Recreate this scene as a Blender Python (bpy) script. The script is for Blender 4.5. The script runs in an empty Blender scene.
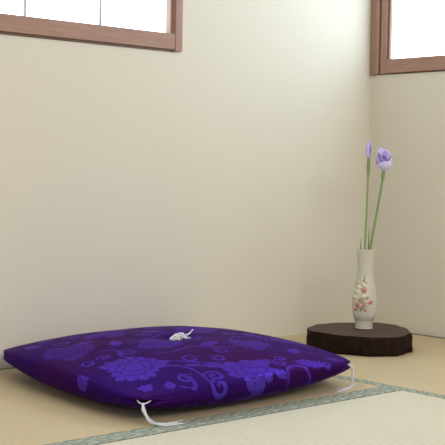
import bpy, bmesh, math, random
import numpy as np
from mathutils import Vector, Matrix
random.seed(4); rng = np.random.RandomState(5)
PI = math.pi
C = bpy.context.scene.collection
sc = bpy.context.scene
sc.view_settings.view_transform = 'Standard'; sc.view_settings.look = 'None'
sc.view_settings.gamma = 1; sc.view_settings.use_curve_mapping = False
sc.view_settings.exposure = 0.38

# ------------------------------------------------------------------ helpers
def tag(o, label=None, cat=None, group=None, kind=None):
    if label: o['label'] = label
    if cat: o['category'] = cat
    if group: o['group'] = group
    if kind: o['kind'] = kind
    return o
def empty(name, loc, label=None, cat=None, group=None, kind=None):
    o = bpy.data.objects.new(name, None); C.objects.link(o); o.location = loc
    o.empty_display_size = .05
    return tag(o, label, cat, group, kind)
def link(name, me, m, parent=None, smooth=False, loc=(0, 0, 0)):
    o = bpy.data.objects.new(name, me); C.objects.link(o)
    if m: me.materials.append(m)
    o.location = loc; o.parent = parent
    if smooth:
        for p in me.polygons: p.use_smooth = True
    return o
def obj(name, bm, m, parent=None, smooth=False, loc=(0, 0, 0)):
    bmesh.ops.recalc_face_normals(bm, faces=bm.faces)
    me = bpy.data.meshes.new(name); bm.to_mesh(me); bm.free()
    return link(name, me, m, parent, smooth, loc)
def bx(bm, x0, x1, y0, y1, z0, z1, bev=0):
    r = bmesh.ops.create_cube(bm, size=1)
    vs = r['verts']
    for v in vs:
        v.co = Vector(((x0+x1)/2+v.co.x*(x1-x0), (y0+y1)/2+v.co.y*(y1-y0), (z0+z1)/2+v.co.z*(z1-z0)))
    if bev:
        es = list({e for v in vs for e in v.link_edges})
        bmesh.ops.bevel(bm, geom=es, offset=bev, segments=2, affect='EDGES', profile=.6)
def catmull(pts, n):
    P = [Vector(p) for p in pts]; P = [2*P[0]-P[1]]+P+[2*P[-1]-P[-2]]
    out = []
    for i in range(1, len(P)-2):
        for k in range(n):
            t = k/n; a, b, c, d = P[i-1:i+3]
            out.append(.5*((2*b)+(c-a)*t+(2*a-5*b+4*c-d)*t*t+(3*b-a-3*c+d)*t**3))
    out.append(P[-2]); return out
def tube(bm, pts, rad, seg=8, n=6):
    pts = catmull(pts, n) if n else [Vector(p) for p in pts]
    N = len(pts); rings = []
    prev = None
    for i, p in enumerate(pts):
        d = (pts[min(i+1, N-1)]-pts[max(i-1, 0)]).normalized()
        if prev is None:
            a = d.orthogonal().normalized()
        else:
            a = (prev-d*prev.dot(d)).normalized()
        prev = a; b = d.cross(a)
        r = rad(i/(N-1)) if callable(rad) else rad
        rings.append([bm.verts.new(p+a*math.cos(2*PI*k/seg)*r+b*math.sin(2*PI*k/seg)*r) for k in range(seg)])
    for i in range(N-1):
        for k in range(seg):
            bm.faces.new((rings[i][k], rings[i][(k+1) % seg], rings[i+1][(k+1) % seg], rings[i+1][k]))
    bm.faces.new(rings[0][::-1]); bm.faces.new(rings[-1])

# ------------------------------------------------------------------ materials
class NT:
    def __init__(s, name):
        s.m = bpy.data.materials.new(name); s.m.use_nodes = True
        s.t = s.m.node_tree; s.b = s.t.nodes['Principled BSDF']
    def n(s, typ, **kw):
        x = s.t.nodes.new(typ)
        for k, v in kw.items():
            if k in x.inputs: x.inputs[k].default_value = v
            else: setattr(x, k, v)
        return x
    def l(s, a, b): s.t.links.new(a, b)
    def math(s, op, a, b=None, c=None):
        x = s.t.nodes.new('ShaderNodeMath'); x.operation = op
        for i, q in enumerate((a, b, c)):
            if q is None: continue
            if isinstance(q, (int, float)): x.inputs[i].default_value = q
            else: s.l(q, x.inputs[i])
        return x.outputs[0]
    def mix(s, f, a, b):
        x = s.t.nodes.new('ShaderNodeMix'); x.data_type = 'RGBA'
        for i, q in ((0, f), (6, a), (7, b)):
            if isinstance(q, (int, float)): x.inputs[i].default_value = q
            elif isinstance(q, tuple): x.inputs[i].default_value = (*q, 1)
            else: s.l(q, x.inputs[i])
        return x.outputs[2]
    def obj_xyz(s):
        tc = s.n('ShaderNodeTexCoord'); sp = s.n('ShaderNodeSeparateXYZ')
        s.l(tc.outputs['Object'], sp.inputs[0]); return tc.outputs['Object'], sp.outputs
    def noise(s, vec, scale, detail=3, stretch=None, rough=.5):
        if stretch:
            mp = s.n('ShaderNodeMapping'); mp.inputs['Scale'].default_value = stretch
            s.l(vec, mp.inputs[0]); vec = mp.outputs[0]
        x = s.n('ShaderNodeTexNoise', Scale=scale, Detail=detail, Roughness=rough); s.l(vec, x.inputs['Vector'])
        return x.outputs[0]
    def bump(s, h, strength, dist):
        x = s.n('ShaderNodeBump', Strength=strength, Distance=dist)
        s.l(h, x.inputs['Height']); s.l(x.outputs[0], s.b.inputs['Normal'])
    def set(s, **kw):
        for k, v in kw.items():
            k = k.replace('_', ' ')
            if isinstance(v, tuple) and len(v) == 3: v = (*v, 1)
            s.b.inputs[k].default_value = v
        return s

# wallpaper: cream cloth-textured paper
w = NT('wallpaper'); vec, xyz = w.obj_xyz()
nf = w.noise(vec, 260, 2, (1, 1, .35)); nh = w.noise(vec, 260, 2, (.35, .35, 1)); nl = w.noise(vec, 2.2, 3)
s_ = w.math('ADD', nf, nh)
col = w.mix(nl, (.735, .69, .59), (.765, .725, .625))
fac = w.math('MULTIPLY', w.math('SUBTRACT', s_, .8), .28)
w.l(w.mix(fac, col, (.60, .53, .415)), w.b.inputs['Base Color'])
w.bump(s_, .18, .0015); w.set(Roughness=.62, Specular_IOR_Level=.35)
M_wall = w.m
w = NT('ceiling_board'); w.set(Base_Color=(.62, .52, .38), Roughness=.8); M_ceil = w.m

def tatami(name, c0, c1, seed):
    w = NT(name); vec, xyz = w.obj_xyz()
    # fine reeds across the mat (local y) and warp ribs along it (local x)
    reed = w.noise(vec, 90, 2, (9, .25, 1))
    wob = w.noise(vec, 14, 2)
    yy = w.math('ADD', xyz['Y'], w.math('MULTIPLY', wob, .004))
    rib = w.math('SINE', w.math('MULTIPLY', yy, 2*PI/.0145))
    rib = w.math('MULTIPLY_ADD', rib, .5, .5)
    dash = w.noise(vec, 60, 2, (1.0, 2.2, 1))
    big = w.noise(vec, 2.6+seed, 4)
    f = w.math('ADD', w.math('MULTIPLY', reed, .35), w.math('MULTIPLY', w.math('MULTIPLY', rib, dash), 1.05))
    c = w.mix(f, c0, c1)
    c = w.mix(w.math('MULTIPLY', big, .35), c, tuple(q*.86 for q in c0))
    w.l(c, w.b.inputs['Base Color'])
    h = w.math('ADD', reed, w.math('MULTIPLY', rib, dash))
    w.bump(h, .5, .0012); w.set(Roughness=.5, Specular_IOR_Level=.4)
    return w.m
M_tat_tan = tatami('tatami_aged_straw', (.60, .48, .29), (.75, .63, .42), 0)
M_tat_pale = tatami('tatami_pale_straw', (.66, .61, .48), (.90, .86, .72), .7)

# tatami edging: grey green brocade, pale diamonds and waves
w = NT('tatami_border_cloth'); vec, xyz = w.obj_xyz()
X, Y = xyz['X'], xyz['Y']
def tri(w, v, per, ph=0):      # 0..1 triangle wave
    return w.math('PINGPONG', w.math('ADD', w.math('DIVIDE', v, per), ph+50), .5)
a = tri(w, X, .062); b = tri(w, Y, .031)
nz = w.noise(vec, 120, 2)
d = w.math('ADD', w.math('ADD', w.math('MULTIPLY', a, 1.0), w.math('MULTIPLY', b, 1.1)), w.math('MULTIPLY', w.math('SUBTRACT', nz, .5), .5))
m1 = w.math('LESS_THAN', w.math('ABSOLUTE', w.math('SUBTRACT', d, .30)), .085)
m2 = w.math('GREATER_THAN', d, .78)
mk = w.math('MAXIMUM', m1, m2)
c = w.mix(mk, (.24, .29, .235), (.52, .54, .44))
w.l(c, w.b.inputs['Base Color']); w.bump(nz, .3, .0008); w.set(Roughness=.6)
M_heri = w.m
w = NT('dark_seam'); w.set(Base_Color=(.07, .075, .045), Roughness=.8); M_seam = w.m
w = NT('floor_board'); w.set(Base_Color=(.3, .2, .12), Roughness=.7); M_sub = w.m

def wood(name, c0, c1, stretch, rough=.5, sc_=18):
    w = NT(name); vec, xyz = w.obj_xyz()
    g = w.noise(vec, sc_, 5, stretch, .6)
    cr = w.n('ShaderNodeValToRGB'); w.l(g, cr.inputs[0])
    cr.color_ramp.elements[0].position = .3; cr.color_ramp.elements[1].position = .72
    cr.color_ramp.elements[0].color = (*c0, 1); cr.color_ramp.elements[1].color = (*c1, 1)
    w.l(cr.outputs[0], w.b.inputs['Base Color']); w.bump(g, .15, .001); w.set(Roughness=rough)
    return w.m
WC0, WC1 = (.33, .185, .135), (.42, .25, .19)
M_wood_x = wood('frame_wood_horizontal', WC0, WC1, (.6, 8, 8))
M_wood_y = wood('frame_wood_depth', WC0, WC1, (8, .6, 8))
M_wood_z = wood('frame_wood_upright', WC0, WC1, (8, 8, .6))
M_wood_dk = wood('frame_wood_groove', (.10, .05, .03), (.15, .08, .05), (4, 4, .6))
w = NT('lit_frosted_glass'); w.set(Base_Color=(.9, .9, .9), Roughness=.4, Emission_Color=(.66, .85, 1.0), Emission_Strength=2.7)
M_glass = w.m; GL = w
w = NT('grey_glazing_bar'); w.set(Base_Color=(.30, .29, .28), Roughness=.5); M_bar = w.m

# silk brocade (weave mask stored as a mesh attribute)
w = NT('purple_silk_brocade'); vec, xyz = w.obj_xyz()
at = w.n('ShaderNodeAttribute', attribute_name='weave'); at.attribute_type = 'GEOMETRY'
at2 = w.n('ShaderNodeAttribute', attribute_name='shot'); at2.attribute_type = 'GEOMETRY'
nz = w.noise(vec, 420, 2); lg = w.noise(vec, 9, 3)
ground = w.mix(at2.outputs['Fac'], (.040, .004, .058), (.026, .006, .12))
c = w.mix(at.outputs['Fac'], ground, (.076, .037, .40))
w.l(c, w.b.inputs['Base Color'])
r = w.math('MULTIPLY_ADD', at.outputs['Fac'], -.10, .55); w.l(r, w.b.inputs['Roughness'])
hh = w.math('ADD', w.math('MULTIPLY', nz, .4), w.math('ADD', at.outputs['Fac'], w.math('MULTIPLY', lg, 2.)))
w.bump(hh, .35, .0012)
w.set(Sheen_Weight=.05, Sheen_Roughness=.4, Sheen_Tint=(.5, .3, .9), Specular_IOR_Level=.15, Metallic=.75, Specular_Tint=(.55, .32, 1.0))
M_silk = w.m
w = NT('white_silk_thread'); w.set(Base_Color=(.80, .79, .86), Roughness=.5, Sheen_Weight=.3); M_thread = w.m

w = NT('bark'); vec, xyz = w.obj_xyz()
g = w.noise(vec, 30, 5, (1.6, 1.6, .35), .65)
w.l(w.mix(g, (.005, .002, .0015), (.030, .013, .008)), w.b.inputs['Base Color']); w.bump(g, .7, .004); w.set(Roughness=.8, Specular_IOR_Level=.15); M_bark = w.m
w = NT('slab_top_wood'); vec, xyz = w.obj_xyz()
n1 = w.noise(vec, 7, 3); n2 = w.noise(vec, 40, 4)
rr = w.math('SQRT', w.math('ADD', w.math('POWER', w.math('ADD', xyz['X'], .02), 2), w.math('POWER', xyz['Y'], 2)))
rr = w.math('ADD', rr, w.math('MULTIPLY', n1, .05))
ring = w.math('MULTIPLY_ADD', w.math('SINE', w.math('MULTIPLY', rr, 2*PI/.017)), .5, .5)
cc = w.mix(w.math('MULTIPLY', ring, .5), (.056, .026, .017), (.030, .013, .009))
cc = w.mix(w.math('MULTIPLY', n2, .5), cc, (.070, .036, .025))
w.l(cc, w.b.inputs['Base Color']); w.bump(n2, .1, .001); w.set(Roughness=.5, Specular_IOR_Level=.3); M_slab = w.m

w = NT('white_porcelain_with_painted_blossom')
at = w.n('ShaderNodeAttribute', attribute_name='paint'); at.attribute_type = 'GEOMETRY'
w.l(at.outputs['Color'], w.b.inputs['Base Color']); w.set(Roughness=.33, Subsurface_Weight=.12, Subsurface_Scale=.01, Coat_Weight=.2); M_porc = w.m
def leafy(name, c0, c1, s=60, st=(1, 1, .2), rough=.45, sss=0):
    w = NT(name); vec, xyz = w.obj_xyz(); g = w.noise(vec, s, 3, st)
    w.l(w.mix(g, c0, c1), w.b.inputs['Base Color']); w.set(Roughness=rough, Subsurface_Weight=sss, Subsurface_Scale=.004)
    return w.m
M_stem = leafy('iris_stem_green', (.13, .22, .05), (.28, .40, .13))
M_spathe = leafy('iris_sheath_green', (.12, .20, .05), (.27, .36, .15))
M_pet = leafy('iris_petal_lavender', (.45, .35, .76), (.66, .58, .90), 90, (1, 1, .5), .5, .15)
M_petp = leafy('iris_petal_pale', (.58, .50, .88), (.74, .70, .95), 70, (1, 1, .5), .5, .15)
M_petd = leafy('iris_petal_violet', (.10, .03, .30), (.25, .12, .55), 90, (1, 1, .5))

# ------------------------------------------------------------------ setting
XL, YF, H = -5.4, -5.4, 2.45          # extents of the room away from the corner
LW = dict(x0=-2.62, x1=-.960, z0=.981, z1=1.86)   # left wall window opening (outer size of its frame)
RW = dict(y0=-1.66, y1=-.004, z0=.969, z1=1.86)
T = .14
bm = bmesh.new()
bx(bm, XL, T, 0, T, -.06, LW['z0']); bx(bm, XL, T, 0, T, LW['z1'], H+.05)
bx(bm, XL, LW['x0'], 0, T, LW['z0'], LW['z1']); bx(bm, LW['x1'], T, 0, T, LW['z0'], LW['z1'])
tag(obj('wall_left', bm, M_wall), 'cream textured wallpaper wall with the three-pane window', kind='structure')
bm = bmesh.new()
bx(bm, 0, T, YF, 0, -.06, RW['z0']); bx(bm, 0, T, YF, 0, RW['z1'], H+.05)
bx(bm, 0, T, YF, RW['y0'], RW['z0'], RW['z1'])
tag(obj('wall_right', bm, M_wall), kind='structure')
bm = bmesh.new(); bx(bm, XL, T, YF, T, H+.05, H+.1)
tag(obj('ceiling', bm, M_ceil), kind='structure')
bm = bmesh.new(); bx(bm, XL, T, YF, T, -.10, -.06)
tag(obj('floor', bm, M_sub), kind='structure')

# window in the left wall: frame proud of the wall by 8 mm
def window_left():
    r = empty('window_1', (LW['x1'], 0, LW['z0']), kind='structure')
    x0, x1, z0, z1 = (LW['x0']-LW['x1'], 0, 0, LW['z1']-LW['z0'])
    P, D = -.010, .09
    bm = bmesh.new(); bx(bm, x0+.029, x1-.0285, P, D, .005, .056, .0015); obj('bottom_rail', bm, M_wood_x, r)
    bm = bmesh.new(); bx(bm, x0, x1, P, D, z1-.05, z1, .0015); obj('top_rail', bm, M_wood_x, r)
    for a in (x0, x1-.028):
        bm = bmesh.new(); bx(bm, a, a+.028, P-.002, D, 0, z1-.05, .0015); obj('outer_stile', bm, M_wood_z, r)
    bm = bmesh.new(); bx(bm, x0, x1-.028, P+.006, D, -.003, .005); obj('shadow_strip', bm, M_wood_dk, r)
    # sash
    for a, b, m in ((x1-.034, x1-.028, M_wood_z), (x1-.041, x1-.034, M_wood_dk), (x1-.047, x1-.041, M_wood_z), (x0+.028, x0+.045, M_wood_z)):
        bm = bmesh.new(); bx(bm, a, b, P+.006, .05, .056, z1-.05); obj('inner_stile', bm, m, r)
    bm = bmesh.new(); bx(bm, x0+.045, x1-.047, .018, .024, .05, z1-.045); obj('glass_pane', bm, M_glass, r)
    x = x1-.047-.267
    while x > x0+.1:
        bm = bmesh.new(); bx(bm, x-.0026, x+.0026, .010, .018, .056, z1-.05); obj('glazing_bar', bm, M_bar, r); x -= .275
window_left()
def window_right():
    r = empty('window_2', (0, RW['y1'], RW['z0']), kind='structure')
    y0, y1, z1 = RW['y0']-RW['y1'], 0, RW['z1']-RW['z0']
    for a, nm in ((y1-.022, 'outer_stile'), (y0, 'outer_stile')):
        bm = bmesh.new(); bx(bm, -.012, .10, a, a+.022, -.002, z1, .002); obj(nm, bm, M_wood_z, r)
    bm = bmesh.new(); bx(bm, -.018, .10, y1-.042, y1-.024, .002, z1, .005); obj('rounded_stile', bm, M_wood_z, r)
    bm = bmesh.new(); bx(bm, -.006, .10, y1-.049, y1-.042, .002, z1); obj('groove', bm, M_wood_dk, r)
    bm = bmesh.new(); bx(bm, -.011, .06, y1-.076, y1-.048, .002, z1, .002); obj('sash_stile', bm, M_wood_z, r)
    bm = bmesh.new(); bx(bm, 0, .06, y1-.080, y1-.076, .05, z1); obj('groove', bm, M_wood_dk, r)
    bm = bmesh.new(); bx(bm, -.004, .06, y1-.088, y1-.080, .05, z1, .002); obj('inner_stile', bm, M_wood_z, r)
    bm = bmesh.new(); bx(bm, -.011, .06, y0+.022, y1-.076, .004, .056, .002); obj('bottom_rail', bm, M_wood_y, r)
    bm = bmesh.new(); bx(bm, -.004, .06, y0+.022, y1-.049, -.001, .004); obj('shadow_strip', bm, M_wood_dk, r)
    bm = bmesh.new(); bx(bm, -.012, .10, y0, y1, z1-.05, z1, .002); obj('top_rail', bm, M_wood_y, r)
    bm = bmesh.new(); bx(bm, .008, .014, y0+.022, y1-.088, .05, z1-.045); obj('glass_pane', bm, M_glass, r)
window_right()

# ------------------------------------------------------------------ tatami mats
HW = .0325
def mat(x0, x1, y0, y1, along, m, label, wall_side=None):
    """along = 'x' or 'y': direction of the long side, which carries the borders"""
    cx, cy = (x0+x1)/2, (y0+y1)/2
    L, W = (x1-x0, y1-y0) if along == 'x' else (y1-y0, x1-x0)
    r = empty('tatami_mat', (cx, cy, -.06), label, 'tatami mat', 'tatami mats')
    if along == 'y': r.rotation_euler.z = PI/2
    g = .0006
    bm = bmesh.new(); bx(bm, -L/2+g, L/2-g, -W/2+.002, W/2-.002, .0005, .060)
    obj('woven_surface', bm, m, r)
    for s in (-1, 1):
        hw = HW if s != wall_side else .016
        bm = bmesh.new()
        a, b = sorted((s*(W/2-hw), s*(W/2-.0012)))
        bx(bm, -L/2+g, L/2-g, a, b, .001, .0608, .0004)
        o = obj('border', bm, M_heri, r)
        # dark stitched edge along the border's inner side
        bm = bmesh.new(); e = s*(W/2-hw)
        bx(bm, -L/2+g, L/2-g, e-.0012, e+.0008, .055, .0609); obj('stitching', bm, M_seam, o)
        if s == wall_side:
            bm = bmesh.new(); a, b = sorted((s*(W/2-.007), s*(W/2-.0010)))
            bx(bm, -L/2+g, L/2-g, a, b, .055, .0612); obj('stitching', bm, M_seam, o)
XB = -.9270; YA = -.8985
mat(XB-1.86, XB, YA, 0, 'x', M_tat_tan, 'tan tatami mat beneath the purple cushion, along the wall with the three-pane window', 1)
mat(XB, 0, -1.86, 0, 'y', M_tat_tan, 'tan tatami mat beneath the round dark wooden slab and the flower vase', -1)
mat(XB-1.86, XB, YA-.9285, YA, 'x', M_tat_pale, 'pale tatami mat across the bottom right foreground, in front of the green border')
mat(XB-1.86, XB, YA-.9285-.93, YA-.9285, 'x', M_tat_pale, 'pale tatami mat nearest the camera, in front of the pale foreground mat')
mat(XB, 0, -3.72, -1.86, 'y', M_tat_tan, 'tan tatami mat along the right wall, nearer than the one under the slab', -1)

# ------------------------------------------------------------------ cushion
cF, cR, cL = np.array([-1.754, -.834]), np.array([-1.0, -.808]), np.array([-1.673, -.091])
cB = cR+cL-cF
CEN = (cF+cR+cL+cB)/4
SZ = .75
def weave_mask(a, b):
    """a,b: cushion coordinates in 0..1 (may run slightly past). returns weave 0..1"""
    x = a*SZ; y = b*SZ; m = np.zeros_like(x)
    def blossom(cx, cy, r, rot, pet=11, sy=1.0, wt=1.0):
        nonlocal m
        dx, dy = x-cx*SZ, (y-cy*SZ)/sy
        rho = np.hypot(dx, dy); th = np.arctan2(dy, dx)+rot
        tw = th+.35*np.sin(rho/r*3+cx*20)
        k = np.abs(np.sin(tw*pet/2))
        R = r*(.66+.20*k**.7+.10*np.sin(3*th+cx*9)+.07*np.sin(5*th+cy*7)+.05*np.abs(np.sin(tw*pet*1.5)))
        inside = rho < R
        gap = (k < .10) & (rho > r*.50)
        R2 = r*(.46+.10*np.abs(np.sin(tw*3.5+1))+.05*np.sin(2*th)); R3 = r*(.24+.06*np.abs(np.sin(tw*2.5)))
        gap2 = (np.abs(rho-R2) < r*.030) | (np.abs(rho-R3) < r*.026)
        gap3 = (np.abs(np.sin(tw*3.5+1)) < .12) & (rho > R3) & (rho < R2)
        q = np.where(inside, wt, 0.); q = np.where(inside & (gap | gap2 | gap3), .35*wt, q)
        m = np.maximum(m, q)
    def leaf(cx, cy, L, W, rot):
        nonlocal m
        dx, dy = x-cx*SZ, y-cy*SZ
        u = (dx*np.cos(rot)+dy*np.sin(rot))/L; v = (-dx*np.sin(rot)+dy*np.cos(rot))/W
        inn = (np.abs(u) < 1) & (np.abs(v) < (1-np.clip(u*u, 0, 1))*(1-.35*u)*(1+.12*np.sin(u*22)))
        vein = np.abs(v) < .07
        q = np.where(inn, np.where(vein, .45, .92), 0); m = np.maximum(m, q)
    def curve(pts, wd):
        nonlocal m
        P = [p.to_tuple() for p in catmull([(p[0]*SZ, p[1]*SZ, 0) for p in pts], 10)]
        x0 = min(p[0] for p in P)-.02; x1 = max(p[0] for p in P)+.02; y0 = min(p[1] for p in P)-.02; y1 = max(p[1] for p in P)+.02
        sel = (x > x0) & (x < x1) & (y > y0) & (y < y1)
        if not sel.any(): return
        xs, ys = x[sel], y[sel]; d = np.full(xs.shape, 9.)
        for i in range(len(P)-1):
            ax, ay = P[i][:2]; bx_, by_ = P[i+1][:2]; L2 = (bx_-ax)**2+(by_-ay)**2+1e-12
            t = np.clip(((xs-ax)*(bx_-ax)+(ys-ay)*(by_-ay))/L2, 0, 1)
            tt = (i+t)/(len(P)-1)
            d = np.minimum(d, np.hypot(xs-ax-t*(bx_-ax), ys-ay-t*(by_-ay))/(.45+.55*np.sin(PI*np.clip(tt, .08, .95))))
        mm = m[sel]; m[sel] = np.maximum(mm, np.where(d < wd, .9, 0))
    def curl(cx, cy, r, rot, s=1, wd=.0045, turns=1.25):
        pts = []
        for i in range(15):
            t = i/14; th = rot+s*2*PI*turns*t; R = r*(1-.8*t)
            pts.append((cx+R*math.cos(th)/SZ, cy+R*math.sin(th)/SZ))
        curve(pts, wd)
    # motifs read off the photograph
    blossom(.115, .225, .094, .3, 15, 1.05)
    blossom(.46, -.01, .086, .8, 9, .95)
    leaf(.365, .075, .035, .016, -.5); leaf(.56, .03, .040, .020, .3); leaf(.57, -.055, .030, .015, -.6)
    leaf(.76, -.02, .050, .024, -.35)
    curve([(.17, .16), (.22, .155), (.26, .11), (.27, .04), (.255, -.05)], .0042)
    curve([(.24, .20), (.30, .15), (.36, .11), (.42, .07)], .004)
    curve([(.20, .07), (.215, .02), (.19, -.04), (.15, -.01)], .0055)
    curl(.205, .03, .026, .4, 1); curl(.305, .0, .028, 2.4, -1, .006); curl(.29, -.06, .03, 1., 1, .006)
    curl(.33, .17, .03, 0, 1); curl(.42, .13, .026, 2, -1)
    leaf(.30, .11, .032, .010, -.6); leaf(.125, .02, .024, .014, 1.2)
    curl(.63, .01, .024, 1, 1); curl(.665, .045, .018, 3, -1)
    curve([(.60, -.10), (.62, -.04), (.68, -.03), (.72, -.08), (.70, -.13)], .005)
    blossom(.05, .055, .022, 0, 6)
    curl(.83, -.03, .02, 2, 1); leaf(.92, .01, .028, .014, -.4)
    # left side: blossom kept faint, silk sheen put into the weave mask
    blossom(.07, .60, .085, .2, 13, 1.1, .55); curl(.03, .39, .024, .5, 1, .0045); curl(.10, .40, .022, 3, -1)
    leaf(.05, .86, .045, .022, 1.4); curl(.12, .76, .03, 1, -1); leaf(-.06, .30, .03, .016, 1.3)
    curve([(.17, .28), (.15, .36), (.18, .44), (.14, .50)], .0045)
    # upper field: blossoms weakened in the mask to imitate sheen washing them out
    for (cx, cy, r, ro, n_) in ((.36, .42, .075, .2, 11), (.68, .24, .07, .5, 10), (.32, .74, .075, .9, 11), (.70, .62, .08, .1, 12), (.93, .30, .06, .4, 9), (.60, .92, .07, .3, 10), (.93, .85, .06, .2, 9)):
        blossom(cx, cy, r, ro, n_, 1.0, .6)
    for (cx, cy, L_, W_, ro) in ((.52, .30, .045, .018, .3), (.24, .54, .045, .018, 1.1), (.50, .66, .045, .02, -.7), (.84, .44, .045, .02, .9), (.18, .66, .03, .014, -.4), (.80, .12, .04, .018, .7), (.46, .82, .04, .02, .2), (.82, .76, .04, .018, 2.), (.15, .92, .04, .018, .3)):
        leaf(cx, cy, L_, W_, ro)
    for (cx, cy, ro, s_) in ((.20, .38, 1, 1), (.49, .20, 2, -1), (.55, .43, .4, 1), (.42, .60, 3, -1), (.82, .32, 5, 1), (.24, .86, 2, 1), (.57, .77, 1, -1), (.86, .60, 4, 1), (.75, .45, 0, 1), (.44, .93, 1, 1)):
        curl(cx, cy, .028, ro, s_)
    curve([(.25, .30), (.33, .28), (.42, .30), (.50, .25), (.58, .22)], .004)
    curve([(.30, .56), (.40, .54), (.50, .58), (.60, .56)], .004)
    curve([(.64, .34), (.72, .38), (.80, .36), (.88, .40)], .004)
    return m

def build_cushion():
    root = empty('floor_cushion', (CEN[0], CEN[1], 0), 'large square purple silk floor cushion with woven blossoms and white tassels, on the tan tatami', 'cushion')
    N = 260; K = 26
    def P2(a, b):
        U, V = 2*a-1, 2*b-1
        e = .042
        U2 = U*(1+e*2*(1-V*V)**1.0*np.abs(U)**4); V2 = V*(1+e*2*(1-U*U)**1.0*np.abs(V)**4)
        a2, b2 = (U2+1)/2, (V2+1)/2
        x = cF[0]+(cR[0]-cF[0])*a2+(cL[0]-cF[0])*b2; y = cF[1]+(cR[1]-cF[1])*a2+(cL[1]-cF[1])*b2
        return x-CEN[0], y-CEN[1]
    ZC, ZM = .062, .060
    def zmid(U, V):
        c = (np.abs(U)*np.abs(V))**2
        fr = np.clip(1-U, 0, 2)/2*np.clip(1-V, 0, 2)/2
        return ZM+(ZC-ZM)*c-.011*fr**2.5
    def tedge(U, V):
        return .0105+.017*(1-np.minimum(np.abs(U), np.abs(V))**2.5)
    def half(U, V, top):
        p = 2.3; ex_ = .82 if top else .5; f = np.clip(1-np.abs(U)**p, 0, 1)**ex_*np.clip(1-np.abs(V)**p, 0, 1)**ex_
        Tm = .070 if top else .064
        te = tedge(U, V)
        t = te+(Tm-te)*f
        r = np.hypot(U, V)
        if top:
            t = t-.009*np.exp(-(r/.12)**2)*(1+.12*np.sin(np.arctan2(V, U)*7))-.004*np.exp(-(r/.4)**2)
            t = t+.0018*f*np.sin(U*9+2*np.sin(V*5))*np.sin(V*7+1)
        return t
    vs = []; ab = []
    g = np.linspace(0, 1, N+1)
    g = .5-.5*np.cos(PI*g)*.35-.5*(1-2*g)*.65     # denser near edges
    A, B = np.meshgrid(g, g, indexing='ij')
    U, V = 2*A-1, 2*B-1; x, y = P2(A, B)
    zt = zmid(U, V)+half(U, V, True); zb0 = zmid(U, V)-half(U, V, False)
    zb = .0012+np.log1p(np.exp((zb0-.0012)/.004))*.004
    top = np.stack([x, y, zt], -1).reshape(-1, 3); bot = np.stack([x, y, zb], -1).reshape(-1, 3)
    n1 = N+1
    idx = lambda i, j: i*n1+j
    faces = []
    ii, jj = np.meshgrid(np.arange(N), np.arange(N), indexing='ij'); ii = ii.ravel(); jj = jj.ravel()
    ft = np.stack([idx(ii, jj), idx(ii+1, jj), idx(ii+1, jj+1), idx(ii, jj+1)], -1)
    off = n1*n1
    fb = ft[:, ::-1]+off
    loop = [(i, 0) for i in range(N)]+[(N, j) for j in range(N)]+[(i, N) for i in range(N, 0, -1)]+[(0, j) for j in range(N, 0, -1)]
    loop = np.array(loop); nl = len(loop)
    lt = idx(loop[:, 0], loop[:, 1])
    tp = top[lt]; bt = bot[lt]
    la = g[loop[:, 0]]; lb = g[loop[:, 1]]; LU, LV = 2*la-1, 2*lb-1
    q = 14
    du = np.sign(LU)*np.abs(LU)**q; dv = np.sign(LV)*np.abs(LV)**q
    ex = (cR-cF)/np.linalg.norm(cR-cF); ey = (cL-cF)/np.linalg.norm(cL-cF)
    dirn = du[:, None]*ex+dv[:, None]*ey; dirn /= np.linalg.norm(dirn, axis=1)[:, None]
    cw = np.clip((np.minimum(np.abs(LU), np.abs(LV))-.84)/.16, 0, 1)**1.5        # corner weight
    side = []; sarc = []
    for k in range(1, K):
        s = 1-2*k/K
        z = bt[:, 2]+(tp[:, 2]-bt[:, 2])*(s+1)/2
        seam = .0035*math.exp(-(s/.10)**2)
        o = (.019*math.sqrt(1-s*s)-seam*.3)*(1-cw)+cw*(-.024*max(0, 1-abs(s)/.5))
        xy = tp[:, :2]+(bt[:, :2]-tp[:, :2])*(1-s)/2+dirn*o[:, None]
        side.append(np.column_stack([xy, z])); sarc.append((tp[:, 2]-bt[:, 2])*(1-s)/2+.012)
    side = np.array(side)                        # K-1, nl, 3
    soff = 2*off
    rings = [lt]+[soff+k*nl+np.arange(nl) for k in range(K-1)]+[lt+off]
    fs = []
    for k in range(K):
        r0, r1 = rings[k], rings[k+1]
        fs.append(np.stack([r0, r1, np.roll(r1, -1), np.roll(r0, -1)], -1))
    V_ = np.concatenate([top, bot, side.reshape(-1, 3)]); F_ = np.concatenate([ft, fb]+fs)
    # weave coordinates: distance over the curved edge carries the pattern outwards
    def outward(a, b, d):
        U, V = 2*a-1, 2*b-1
        wu = np.abs(U) >= np.abs(V)
        return (np.where(wu, a+np.sign(U)*d/SZ, a), np.where(~wu, b+np.sign(V)*d/SZ, b))
    # straight projection outwards: map actual xy back to cushion coords
    Minv = np.linalg.inv(np.stack([cR-cF, cL-cF], 1))
    def back(xy):
        q = (xy+CEN-cF)@Minv.T; return q[:, 0], q[:, 1]
    pa, pb = back(V_[:, :2].copy())
    sa = np.concatenate([outward(la, lb, d*.8)[0] for d in sarc]); sb = np.concatenate([outward(la, lb, d*.8)[1] for d in sarc])
    o0 = np.tile(back(tp[:, :2])[0]-la, K-1); o1 = np.tile(back(tp[:, :2])[1]-lb, K-1)
    pa[soff:] = sa+o0; pb[soff:] = sb+o1
    mk = weave_mask(pa, pb)
    me = bpy.data.meshes.new('silk_cover')
    me.vertices.add(len(V_)); me.vertices.foreach_set('co', V_.ravel())
    me.loops.add(F_.size); me.polygons.add(len(F_))
    me.loops.foreach_set('vertex_index', F_.ravel().astype(np.int32))
    me.polygons.foreach_set('loop_start', np.arange(0, F_.size, 4, dtype=np.int32))
    me.update(calc_edges=True)
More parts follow.
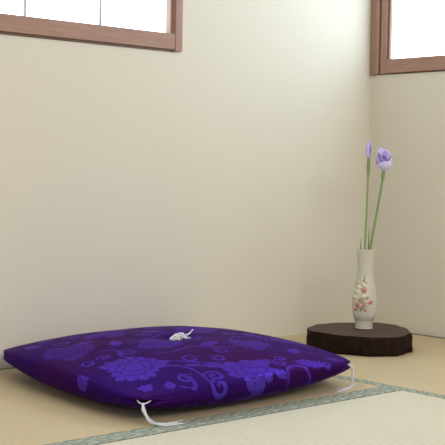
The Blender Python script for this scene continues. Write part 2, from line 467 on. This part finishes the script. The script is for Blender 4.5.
    at = me.attributes.new('weave', 'FLOAT', 'POINT'); at.data.foreach_set('value', mk.astype(np.float32))
    sh = .5+.5*np.sin(pa*7+2*np.sin(pb*5))*np.sin(pb*6+1)
    at = me.attributes.new('shot', 'FLOAT', 'POINT'); at.data.foreach_set('value', sh.astype(np.float32))
    link('silk_cover', me, M_silk, root, True)
    # --- white threads
    L = lambda x, y, z: Vector((x-CEN[0], y-CEN[1], z))
    def corner_tassel(c, fall, n=12, name='corner_tassel', rr=.0008, across=.018):
        d = Vector((c[0]-CEN[0], c[1]-CEN[1], 0)).normalized(); p = Vector((-d.y, d.x, 0))
        c0 = L(c[0], c[1], ZC-(.011 if c is cF else 0))
        bm = bmesh.new()
        # stitch lying in the mouth of the folded corner
        tube(bm, [c0+p*across-d*.016+Vector((0, 0, .004)), c0+p*across*.5+d*.001, c0+d*.005-Vector((0, 0, .002)), c0-p*across*.5+d*.001, c0-p*across-d*.016+Vector((0, 0, .004))], .0015, 6)
        for i in range(n):
            j = lambda s: Vector(rng.uniform(-s, s, 3).tolist())
            k = i/(n-1)-.5
            pts = [c0+d*.003+p*k*.003]
            for q, (f, spr) in enumerate(fall):
                pts.append(L(*f)+j(spr)*Vector((1, 1, 0 if f[2] < .006 else .4)).length*.6+p*k*spr*1.2)
                pts[-1].z = max(pts[-1].z, .003)
            tube(bm, pts, rr, 5, 5)
        obj(name, bm, M_thread, root, True)
    corner_tassel(cF, [((-1.760, -.846, .034), .003), ((-1.757, -.864, .014), .004), ((-1.735, -.882, .004), .005), ((-1.685, -.886, .003), .009)])
    corner_tassel(cR, [((-.994, -.813, .045), .003), ((-.996, -.814, .022), .004), ((-1.000, -.816, .005), .006), ((-1.05, -.838, .003), .010), ((-1.085, -.842, .003), .012)])
    corner_tassel(cL, [((-1.682, -.086, .04), .003), ((-1.680, -.060, .012), .004), ((-1.655, -.030, .004), .006)])
    corner_tassel(cB, [((cB[0]+.006, cB[1]+.004, .04), .003), ((cB[0]+.004, cB[1]+.008, .015), .004), ((cB[0]-.02, cB[1]+.020, .004), .006)])
    # centre tuft: a bundle of looped thread and one loose tail
    bm = bmesh.new(); z0 = ZM+.065-.012
    ax = Vector((.96, .02, .10)); ay = Vector((-.1, .95, 0)); o = Vector((0.006, 0.0, z0))
    for i in range(40):
        t = rng.uniform(-1, 1); r_ = .015+.014*rng.rand()
        c_ = o+ax*(t*.026+.004)+ay*(rng.uniform(-.012, .012)+t*.008)+Vector((0, 0, .003*(t+1)))
        h_ = (.008+.013*rng.rand())*(1-.4*abs(t))
        dd = (ax*rng.uniform(.3, 1)+ay*rng.uniform(-1, 1)).normalized()
        tube(bm, [c_-dd*r_*.7+Vector((0, 0, .001)), c_-dd*r_*.2+Vector((0, 0, h_)), c_+dd*r_*.6+Vector((0, 0, h_*.6)), c_+dd*r_+Vector((0, 0, .002))], .0014, 5, 5)
    for i in range(7):
        j = rng.uniform(-.003, .003, 3)
        tube(bm, [o+ax*.01+Vector((0, 0, .006)), o+ax*.03+Vector((j[0], j[1], .010)), o+ax*.048+Vector((j[0], j[1], .011+j[2]*.3)), o+ax*.062+Vector((j[1]*.5, j[0]*.5, .021))], .0011, 5, 5)
    for i in range(5):
        j = rng.uniform(-.003, .003, 3)
        tube(bm, [o-ax*.008+Vector((0, 0, .006)), o-ax*.026+Vector((j[0], j[1], .006)), o-ax*.038-ay*.006+Vector((j[0], j[1], .003))], .0012, 5, 5)
    obj('centre_tuft', bm, M_thread, root, True)
build_cushion()

# ------------------------------------------------------------------ wooden slab
SH = .0635
pts = [(-.582, -.238), (-.522, -.205), (-.462, -.196), (-.37, -.222), (-.275, -.285), (-.262, -.35), (-.285, -.425), (-.34, -.495), (-.405, -.552), (-.50, -.578), (-.575, -.545), (-.622, -.47), (-.640, -.38), (-.632, -.29)]
SC = Vector((-.445, -.375, 0)); SHIFT = Vector((.028, .025, 0))
cur = catmull([(x, y, 0) for x, y in pts+[pts[0]]], 22)[:-1]
def slab():
    root = empty('wooden_slab', (SC.x+SHIFT.x, SC.y+SHIFT.y, 0), 'round dark brown tree slice with bark edge, on the tatami in the corner under the vase', 'wooden stand')
    n = len(cur)
    bm = bmesh.new(); levels = 14; rings = []
    th = [i/n for i in range(n)]
    ridge = [.0025*math.sin(2*PI*11*t+1)+.0018*math.sin(2*PI*23*t+2)+.0012*math.sin(2*PI*47*t)+random.uniform(-.0006, .0006) for t in th]
    for k in range(levels+1):
        z = k/levels*SH; f = k/levels
        inn = .006*math.exp(-f*levels/1.2)+.0035*math.exp(-(1-f)*levels/.9)
        ring = []
        for i, p in enumerate(cur):
            d = (p-SC); d.z = 0; r = d.length; d.normalize()
            rr = r*.975+ridge[i]*(1.1-.5*f)+.0015*math.sin(f*7+i*.23)-inn-.004*math.sin(2*PI*3*th[i]+.5)*(1-f)
            zz = z+(.006*max(0, math.sin(2*PI*7*th[i]+.6))*(1-f)**2 if 0 < k else .0005)
            ring.append(bm.verts.new((d.x*rr, d.y*rr, zz)))
        rings.append(ring)
    for k in range(levels):
        for i in range(n):
            bm.faces.new((rings[k][i], rings[k][(i+1) % n], rings[k+1][(i+1) % n], rings[k+1][i]))
    bm.faces.new(rings[0][::-1])
    rim = [v.co.copy() for v in rings[-1]]
    obj('bark_edge', bm, M_bark, root, True)
    bm = bmesh.new(); prev = None; c = bm.verts.new((0, 0, SH+.0003))
    R = []
    for f in (.25, .5, .75, .93, 1.0):
        R.append([bm.verts.new((q.x*f, q.y*f, SH+(.0003 if f < 1 else -.0002)+.0006*math.sin(q.x*f*60)*math.cos(q.y*f*50)*(f < 1))) for q in rim])
    for i in range(n):
        bm.faces.new((c, R[0][i], R[0][(i+1) % n]))
        for k in range(4): bm.faces.new((R[k][i], R[k+1][i], R[k+1][(i+1) % n], R[k][(i+1) % n]))
    obj('cut_top', bm, M_slab, root, True)
slab()

# ------------------------------------------------------------------ vase
VX, VY = -.4105, -.347; VZ = SH+.0012
VH = .277
def vase():
    root = empty('vase', (VX, VY, VZ), 'slender white porcelain vase with painted pink blossom branch, on the dark slab', 'vase')
    prof = [(0, .0272), (.001, .0282), (.004, .0288), (.010, .0292), (.018, .0300), (.026, .0303), (.032, .0325), (.037, .0365), (.047, .0392), (.060, .0408), (.080, .0422), (.100, .0420), (.120, .0402), (.142, .0365), (.162, .0322), (.180, .0290), (.200, .0274), (.220, .0272), (.240, .0282), (.258, .0300), (.270, .0318), (.276, .0326)]
    zs = np.linspace(0, .276, 230); rs = np.interp(zs, [p[0] for p in prof], [p[1] for p in prof])
    k = np.ones(9)/9; rs2 = np.convolve(np.pad(rs, 4, 'edge'), k, 'valid'); rs = np.where(zs < .012, rs, rs2)
    inner = [(.2775, .0318), (.2772, .0308), (.272, .0300), (.25, .027), (.2, .0245), (.12, .036), (.05, .034), (.02, .025), (.015, .001)]
    seg = 256
    Z = np.concatenate([zs, [p[0] for p in inner]]); R = np.concatenate([rs, [p[1] for p in inner]])
    th = np.arange(seg)/seg*2*PI
    cam = math.atan2(-2.952-VY, -3.4365-VX)     # bearing of the viewer from the vase
    # s: arc distance to the right as seen from the room, around the body
    dth = (th-cam+PI) % (2*PI)-PI
    ZZ, TT = np.meshgrid(Z, dth, indexing='ij'); RR = np.repeat(R[:, None], seg, 1)
    S = np.sin(TT)*RR; front = np.cos(TT) > -.15
    col = np.zeros(ZZ.shape+(3,)); col[:] = (.62, .585, .49)
    rel = np.zeros(ZZ.shape)
    outer = np.zeros(ZZ.shape, bool); outer[:len(zs)] = True
    def px(x, y):     # photo-measured spots on the vase body, metres from its axis / height
        return (x-363.4)/295, (329.8-y)/295
    def blob(x, y, r, c, h=.0012, ax=1., rot=0., pet=0, ruff=.25):
        s, z = px(x, y); dx, dz = S-s, ZZ-z
        u = dx*math.cos(rot)+dz*math.sin(rot); v = (-dx*math.sin(rot)+dz*math.cos(rot))/ax
        rho = np.hypot(u, v); an = np.arctan2(v, u)
        lim = r/295*(1-ruff+ruff*np.abs(np.cos(an*pet/2))*1.3 if pet else 1)
        m = (rho < lim) & front & outer
        col[m] = c; rel[m] = np.maximum(rel[m], h*(1-(rho/lim)**2)[m])
        return m
    def line(p, q, wd, c):
        a, b = px(*p), px(*q); dx, dz = b[0]-a[0], b[1]-a[1]
        t = np.clip(((S-a[0])*dx+(ZZ-a[1])*dz)/(dx*dx+dz*dz), 0, 1)
        m = (np.hypot(S-a[0]-t*dx, ZZ-a[1]-t*dz) < wd/295) & front & outer
        col[m] = c; rel[m] = np.maximum(rel[m], .0005)
    ol, br, pk, rd, cr = (.30, .28, .13), (.30, .20, .12), (.62, .26, .24), (.50, .13, .14), (.70, .66, .48)
    for a in (((363.2, 277), (363, 290)), ((363, 290), (362, 304)), ((362, 304), (359, 311)), ((362, 303), (368, 303)), ((361, 298), (357, 303)), ((361, 306), (356, 309)), ((362, 298), (367, 296))):
        line(*a, .45, br)
    for x, y, r, ro in ((363.2, 275.5, 1.3, 1.5), (362.4, 279.5, 1.7, .6), (365, 282, 1.6, 2.2), (359.5, 298.5, 1.8, .6), (366, 298, 1.8, .3), (364.5, 302.5, 1.6, -.5), (361, 309, 2.0, 1.2), (358, 299.5, 1.7, -.4), (367, 306, 1.6, .6), (363.5, 308, 1.8, -.9), (356, 284, 1.8, 1.2), (360.6, 302, 1.6, 1.)):
        blob(x, y, r, ol, .0009, .48, ro)
    for x, y, r in ((355.6, 291.5, 3.8), (357.2, 286.5, 2.8), (362, 284, 2.2), (365.5, 285.5, 1.8), (354.2, 297, 2.6), (362.5, 295.5, 2.2)):
        blob(x, y, r, cr, .0030, 1, 0, 5)
    for x, y, r, c in ((362.8, 289.3, 3.2, pk), (369.2, 301.6, 2.6, pk), (356.3, 305.0, 2.8, pk), (360.4, 300.5, 1.5, pk), (355.2, 309, 2.0, pk), (363.8, 304.8, 1.7, pk), (364.7, 310, 1.6, pk)):
        blob(x, y, r, c, .0022, 1, .4, 5); blob(x+.3, y+.6, r*.5, rd, .0026, 1, 0, 5)
    rw = R[:, None]+rel
    wav = np.zeros_like(rw); top = (ZZ > .268) & True
    # lightly scalloped lip
    rw = rw+np.where(top, .0007*np.sin(TT*14)*np.clip((ZZ-.268)/.008, 0, 1), 0)
    Xv, Yv = rw*np.cos(th)[None], rw*np.sin(th)[None]
    co = np.stack([Xv, Yv, ZZ*.978], -1).reshape(-1, 3); n = len(Z)
    i, j = np.meshgrid(np.arange(n-1), np.arange(seg), indexing='ij'); i = i.ravel(); j = j.ravel(); j2 = (j+1) % seg
    F = np.stack([i*seg+j, i*seg+j2, (i+1)*seg+j2, (i+1)*seg+j], -1).tolist()
    F.append(list(range(seg))[::-1]); F.append([(n-1)*seg+q for q in range(seg)])
    me = bpy.data.meshes.new('body'); me.from_pydata(co.tolist(), [], F); me.update()
    at = me.attributes.new('paint', 'FLOAT_COLOR', 'POINT')
    at.data.foreach_set('color', np.concatenate([col.reshape(-1, 3), np.ones((n*seg, 1))], 1).ravel().astype(np.float32))
    link('body', me, M_porc, root, True)
    # unglazed-white foot ring
    bm = bmesh.new(); tube(bm, [(.0292*math.cos(q/40*2*PI), .0292*math.sin(q/40*2*PI), .0022) for q in range(41)], .0012, 6, 0)
    obj('foot_ring', bm, M_porc2, root, True)
w = NT('white_porcelain'); w.set(Base_Color=(.78, .76, .71), Roughness=.35); M_porc2 = w.m
vase()

# ------------------------------------------------------------------ irises
RT = Vector((.742, -.671, 0)); FW = Vector((.671, .742, 0)); UP = Vector((0, 0, 1))
VB = Vector((VX, VY, VZ))
def petal(bm, base, out, up, L, W, curl_, cup=.25, ruffle=.05, th0=.9, n=14, m=9, thick=.0006, pe=.8, pw=.8):
    """a petal from base: leaves at angle th0 (rad) above 'out', bending by curl_ along its length"""
    out = out.normalized(); up = up.normalized(); side = out.cross(up).normalized()
    rows = []
    p = Vector(base); ang = th0
    for i in range(n+1):
        t = i/n
        d = out*math.cos(ang)+up*math.sin(ang); nn = -out*math.sin(ang)+up*math.cos(ang)
        wdt = W*(math.sin(PI*min(1, (t*.93+.05)**pe))**pw)
        row = []
        for k in range(m+1):
            s = 2*k/m-1
            q = p+side*s*wdt+nn*(cup*wdt*s*s+ruffle*W*math.sin(t*15+s*4)*abs(s)*t)
            row.append((q, nn))
        rows.append(row); p = p+d*(L/n); ang -= curl_/n
    for sg in (0, 1):
        vv = [[bm.verts.new(q+nn*(thick if sg else -thick)) for q, nn in row] for row in rows]
        for i in range(n):
            for k in range(m):
                f = (vv[i][k], vv[i+1][k], vv[i+1][k+1], vv[i][k+1])
                bm.faces.new(f if sg else f[::-1])
        if sg == 0: v0 = vv
    for i in range(n):
        bm.faces.new((v0[i][0], v0[i+1][0], vv[i+1][0], vv[i][0])); bm.faces.new((v0[i][m], vv[i][m], vv[i+1][m], v0[i+1][m]))
    for k in range(m):
        bm.faces.new((v0[0][k], vv[0][k], vv[0][k+1], v0[0][k+1])); bm.faces.new((v0[n][k], v0[n][k+1], vv[n][k+1], vv[n][k]))

# local frames: points below are world positions minus the vase base
def W(x, y, z): return Vector((x, y, z))-VB
def iris_bud():
    r = empty('iris_flower', VB, 'tall thin iris with a closed violet bud, left one in the white vase', 'flower')
    bm = bmesh.new()
    tube(bm, [Vector((-.012, .004, .019)), Vector((-.004, -.004, .13)), W(-.4275, -.358, .337), W(-.421, -.356, .46), W(-.414, -.352, .578), W(-.411, -.351, .640)], lambda t: .0036-.0008*t, 8)
    obj('stem', bm, M_stem, r, True)
    bm = bmesh.new()
    tube(bm, [W(-.4135, -.352, .578), W(-.4125, -.352, .596), W(-.4115, -.351, .615), W(-.411, -.351, .640), W(-.4105, -.350, .652)], lambda t: .0022+.0040*math.sin(PI*min(1, t*.9+.03))**.9, 10)
    obj('sheath', bm, M_spathe, r, True)
    bm = bmesh.new(); base = W(-.4105, -.350, .645)
    for i, (a, L, Wd, cl, th) in enumerate(((0, .060, .0060, .12, 1.56), (2.1, .056, .0060, .10, 1.55), (4.2, .062, .0055, .05, 1.6))):
        d = RT*math.cos(a)+FW*math.sin(a); petal(bm, base+d*.0035, d, UP, L, Wd, cl, -.5, .05, th, 12, 7)
    obj('bud_petals', bm, M_pet, r, True)
    bm = bmesh.new()
    tube(bm, [base-UP*.004, base+UP*.02+RT*.001, base+UP*.043-RT*.001, base+UP*.058+RT*.0015], lambda t: .0022+.0030*math.sin(PI*min(1, t*.85+.12)), 8)
    obj('rolled_petal', bm, M_petp, r, True)
    bm = bmesh.new(); petal(bm, base+UP*.012-FW*.005+RT*.001, -FW*.3+RT, UP, .030, .0020, .2, -.4, .1, 1.45, 8, 4)
    obj('violet_streak', bm, M_petd, r, True)
iris_bud()
def iris_open():
    r = empty('iris_flower', VB, 'open pale lavender iris leaning right, right one in the white vase', 'flower')
    bm = bmesh.new(); tip = W(-.372, -.387, .604)
    tube(bm, [Vector((.014, -.006, .019)), Vector((.008, -.008, .13)), W(-.4135, -.370, .337), W(-.405, -.375, .40), W(-.388, -.381, .50), tip], lambda t: .0046-.0008*t, 8)
    obj('stem', bm, M_stem, r, True)
    bm = bmesh.new(); tube(bm, [W(-.3765, -.3855, .573), W(-.3745, -.386, .59), tip+UP*.006], lambda t: .003+.0035*math.sin(PI*min(1, t*.8+.1)), 10)
    obj('sheath', bm, M_spathe, r, True)
    b = tip-UP*.002
    R_ = dict(pe=1.35, pw=.6)
    bm = bmesh.new(); petal(bm, b, -FW+RT*.1, UP, .050, .026, -1.5, .55, .03, .15, 16, 13, **R_); obj('front_fall', bm, M_petp, r, True)
    bm = bmesh.new(); petal(bm, b, RT+FW*.1, UP, .058, .026, -1.35, .5, .05, .50, 16, 11, **R_); obj('side_fall', bm, M_petp, r, True)
    bm = bmesh.new(); petal(bm, b+UP*.002, -RT+FW*.1, UP, .056, .024, -.95, .4, .06, .55, 16, 11, **R_); obj('side_fall', bm, M_pet, r, True)
    bm = bmesh.new(); petal(bm, b, FW, UP, .064, .028, -1.2, .5, .05, .55, 16, 11, **R_); obj('rear_fall', bm, M_pet, r, True)
    for d, L, Wd, th, cl in ((FW*.9-RT*.3, .080, .026, 1.40, .1), (RT*.7+FW*.3, .070, .022, 1.42, -.2), (-RT*.7+FW*.1, .068, .022, 1.42, .3), (-RT*.2-FW*.5, .062, .017, 1.40, .3)):
        bm = bmesh.new(); petal(bm, b+d*.003, d, UP, L, Wd, cl, .4, .10, th, **R_); obj('standard', bm, M_pet, r, True)
    for dx, dz, rot in ((-.008, .044, .9), (-.001, .041, -.9), (.012, .040, .4)):
        bm = bmesh.new(); petal(bm, b+RT*dx+UP*dz-FW*.024, RT*math.sin(rot)*1.5-FW*.1, UP, .016, .0042, .8, .3, .1, 1.1, 8, 5)
        obj('throat_marking', bm, M_petd, r, True)
iris_open()
bm = bmesh.new(); petal(bm, -RT*.017+UP*.022, FW, UP, .290, .0045, .0, .4, 0, 1.57, 20, 4)
o = obj('iris_leaf', bm, M_stem, None, True, VB); tag(o, 'short pointed green leaf at the left rim of the white vase', 'leaf')
bm = bmesh.new(); petal(bm, RT*.010+FW*.008+UP*.022, FW, UP, .320, .0035, .0, .4, 0, 1.57, 20, 4)
o = obj('iris_leaf', bm, M_spathe, None, True, VB); tag(o, 'thin pale green leaf blade behind the leaning stem in the vase', 'leaf')

# ------------------------------------------------------------------ light
wd = bpy.data.worlds.new('daylight'); sc.world = wd; wd.use_nodes = True
bg = wd.node_tree.nodes['Background']; bg.inputs[0].default_value = (.84, .92, 1.0, 1); bg.inputs[1].default_value = .72
def area(name, loc, target, sx, sy, power, col=(1, 1, 1)):
    l = bpy.data.lights.new(name, 'AREA'); l.shape = 'RECTANGLE'; l.size = sx; l.size_y = sy; l.energy = power; l.color = col
    o = bpy.data.objects.new(name, l); C.objects.link(o); o.location = loc
    o.rotation_euler = (Vector(target)-Vector(loc)).to_track_quat('-Z', 'Y').to_euler(); return o
area('added_fill_light', (-2.4, -4.3, 2.25), (-1.2, -.6, .1), 3.0, 1.2, 62, (1, .95, .87))  # unseen fill light, added to brighten the floor and front mat
bpy.data.objects['added_fill_light']['kind'] = 'structure'

# ------------------------------------------------------------------ camera
cd = bpy.data.cameras.new('camera'); cam = bpy.data.objects.new('camera', cd); C.objects.link(cam)
Rr = [[0.740901665371472, -0.6713600965061992, 0.018448389332568253], [0.017215975599662814, 0.04644465625093062, 0.9987724986651788], [0.6713928301925268, 0.7396746005676548, -0.045969042203958047]]
Mx = Matrix((( Rr[0][0], Rr[1][0], -Rr[2][0]), (Rr[0][1], Rr[1][1], -Rr[2][1]), (Rr[0][2], Rr[1][2], -Rr[2][2]))).to_4x4()
Mx.translation = Vector((-3.43651067, -2.95208662, .6))
cam.matrix_world = Mx
cd.sensor_width = 36; cd.lens = 1164.87144/445*36; cd.clip_start = .05
sc.camera = cam
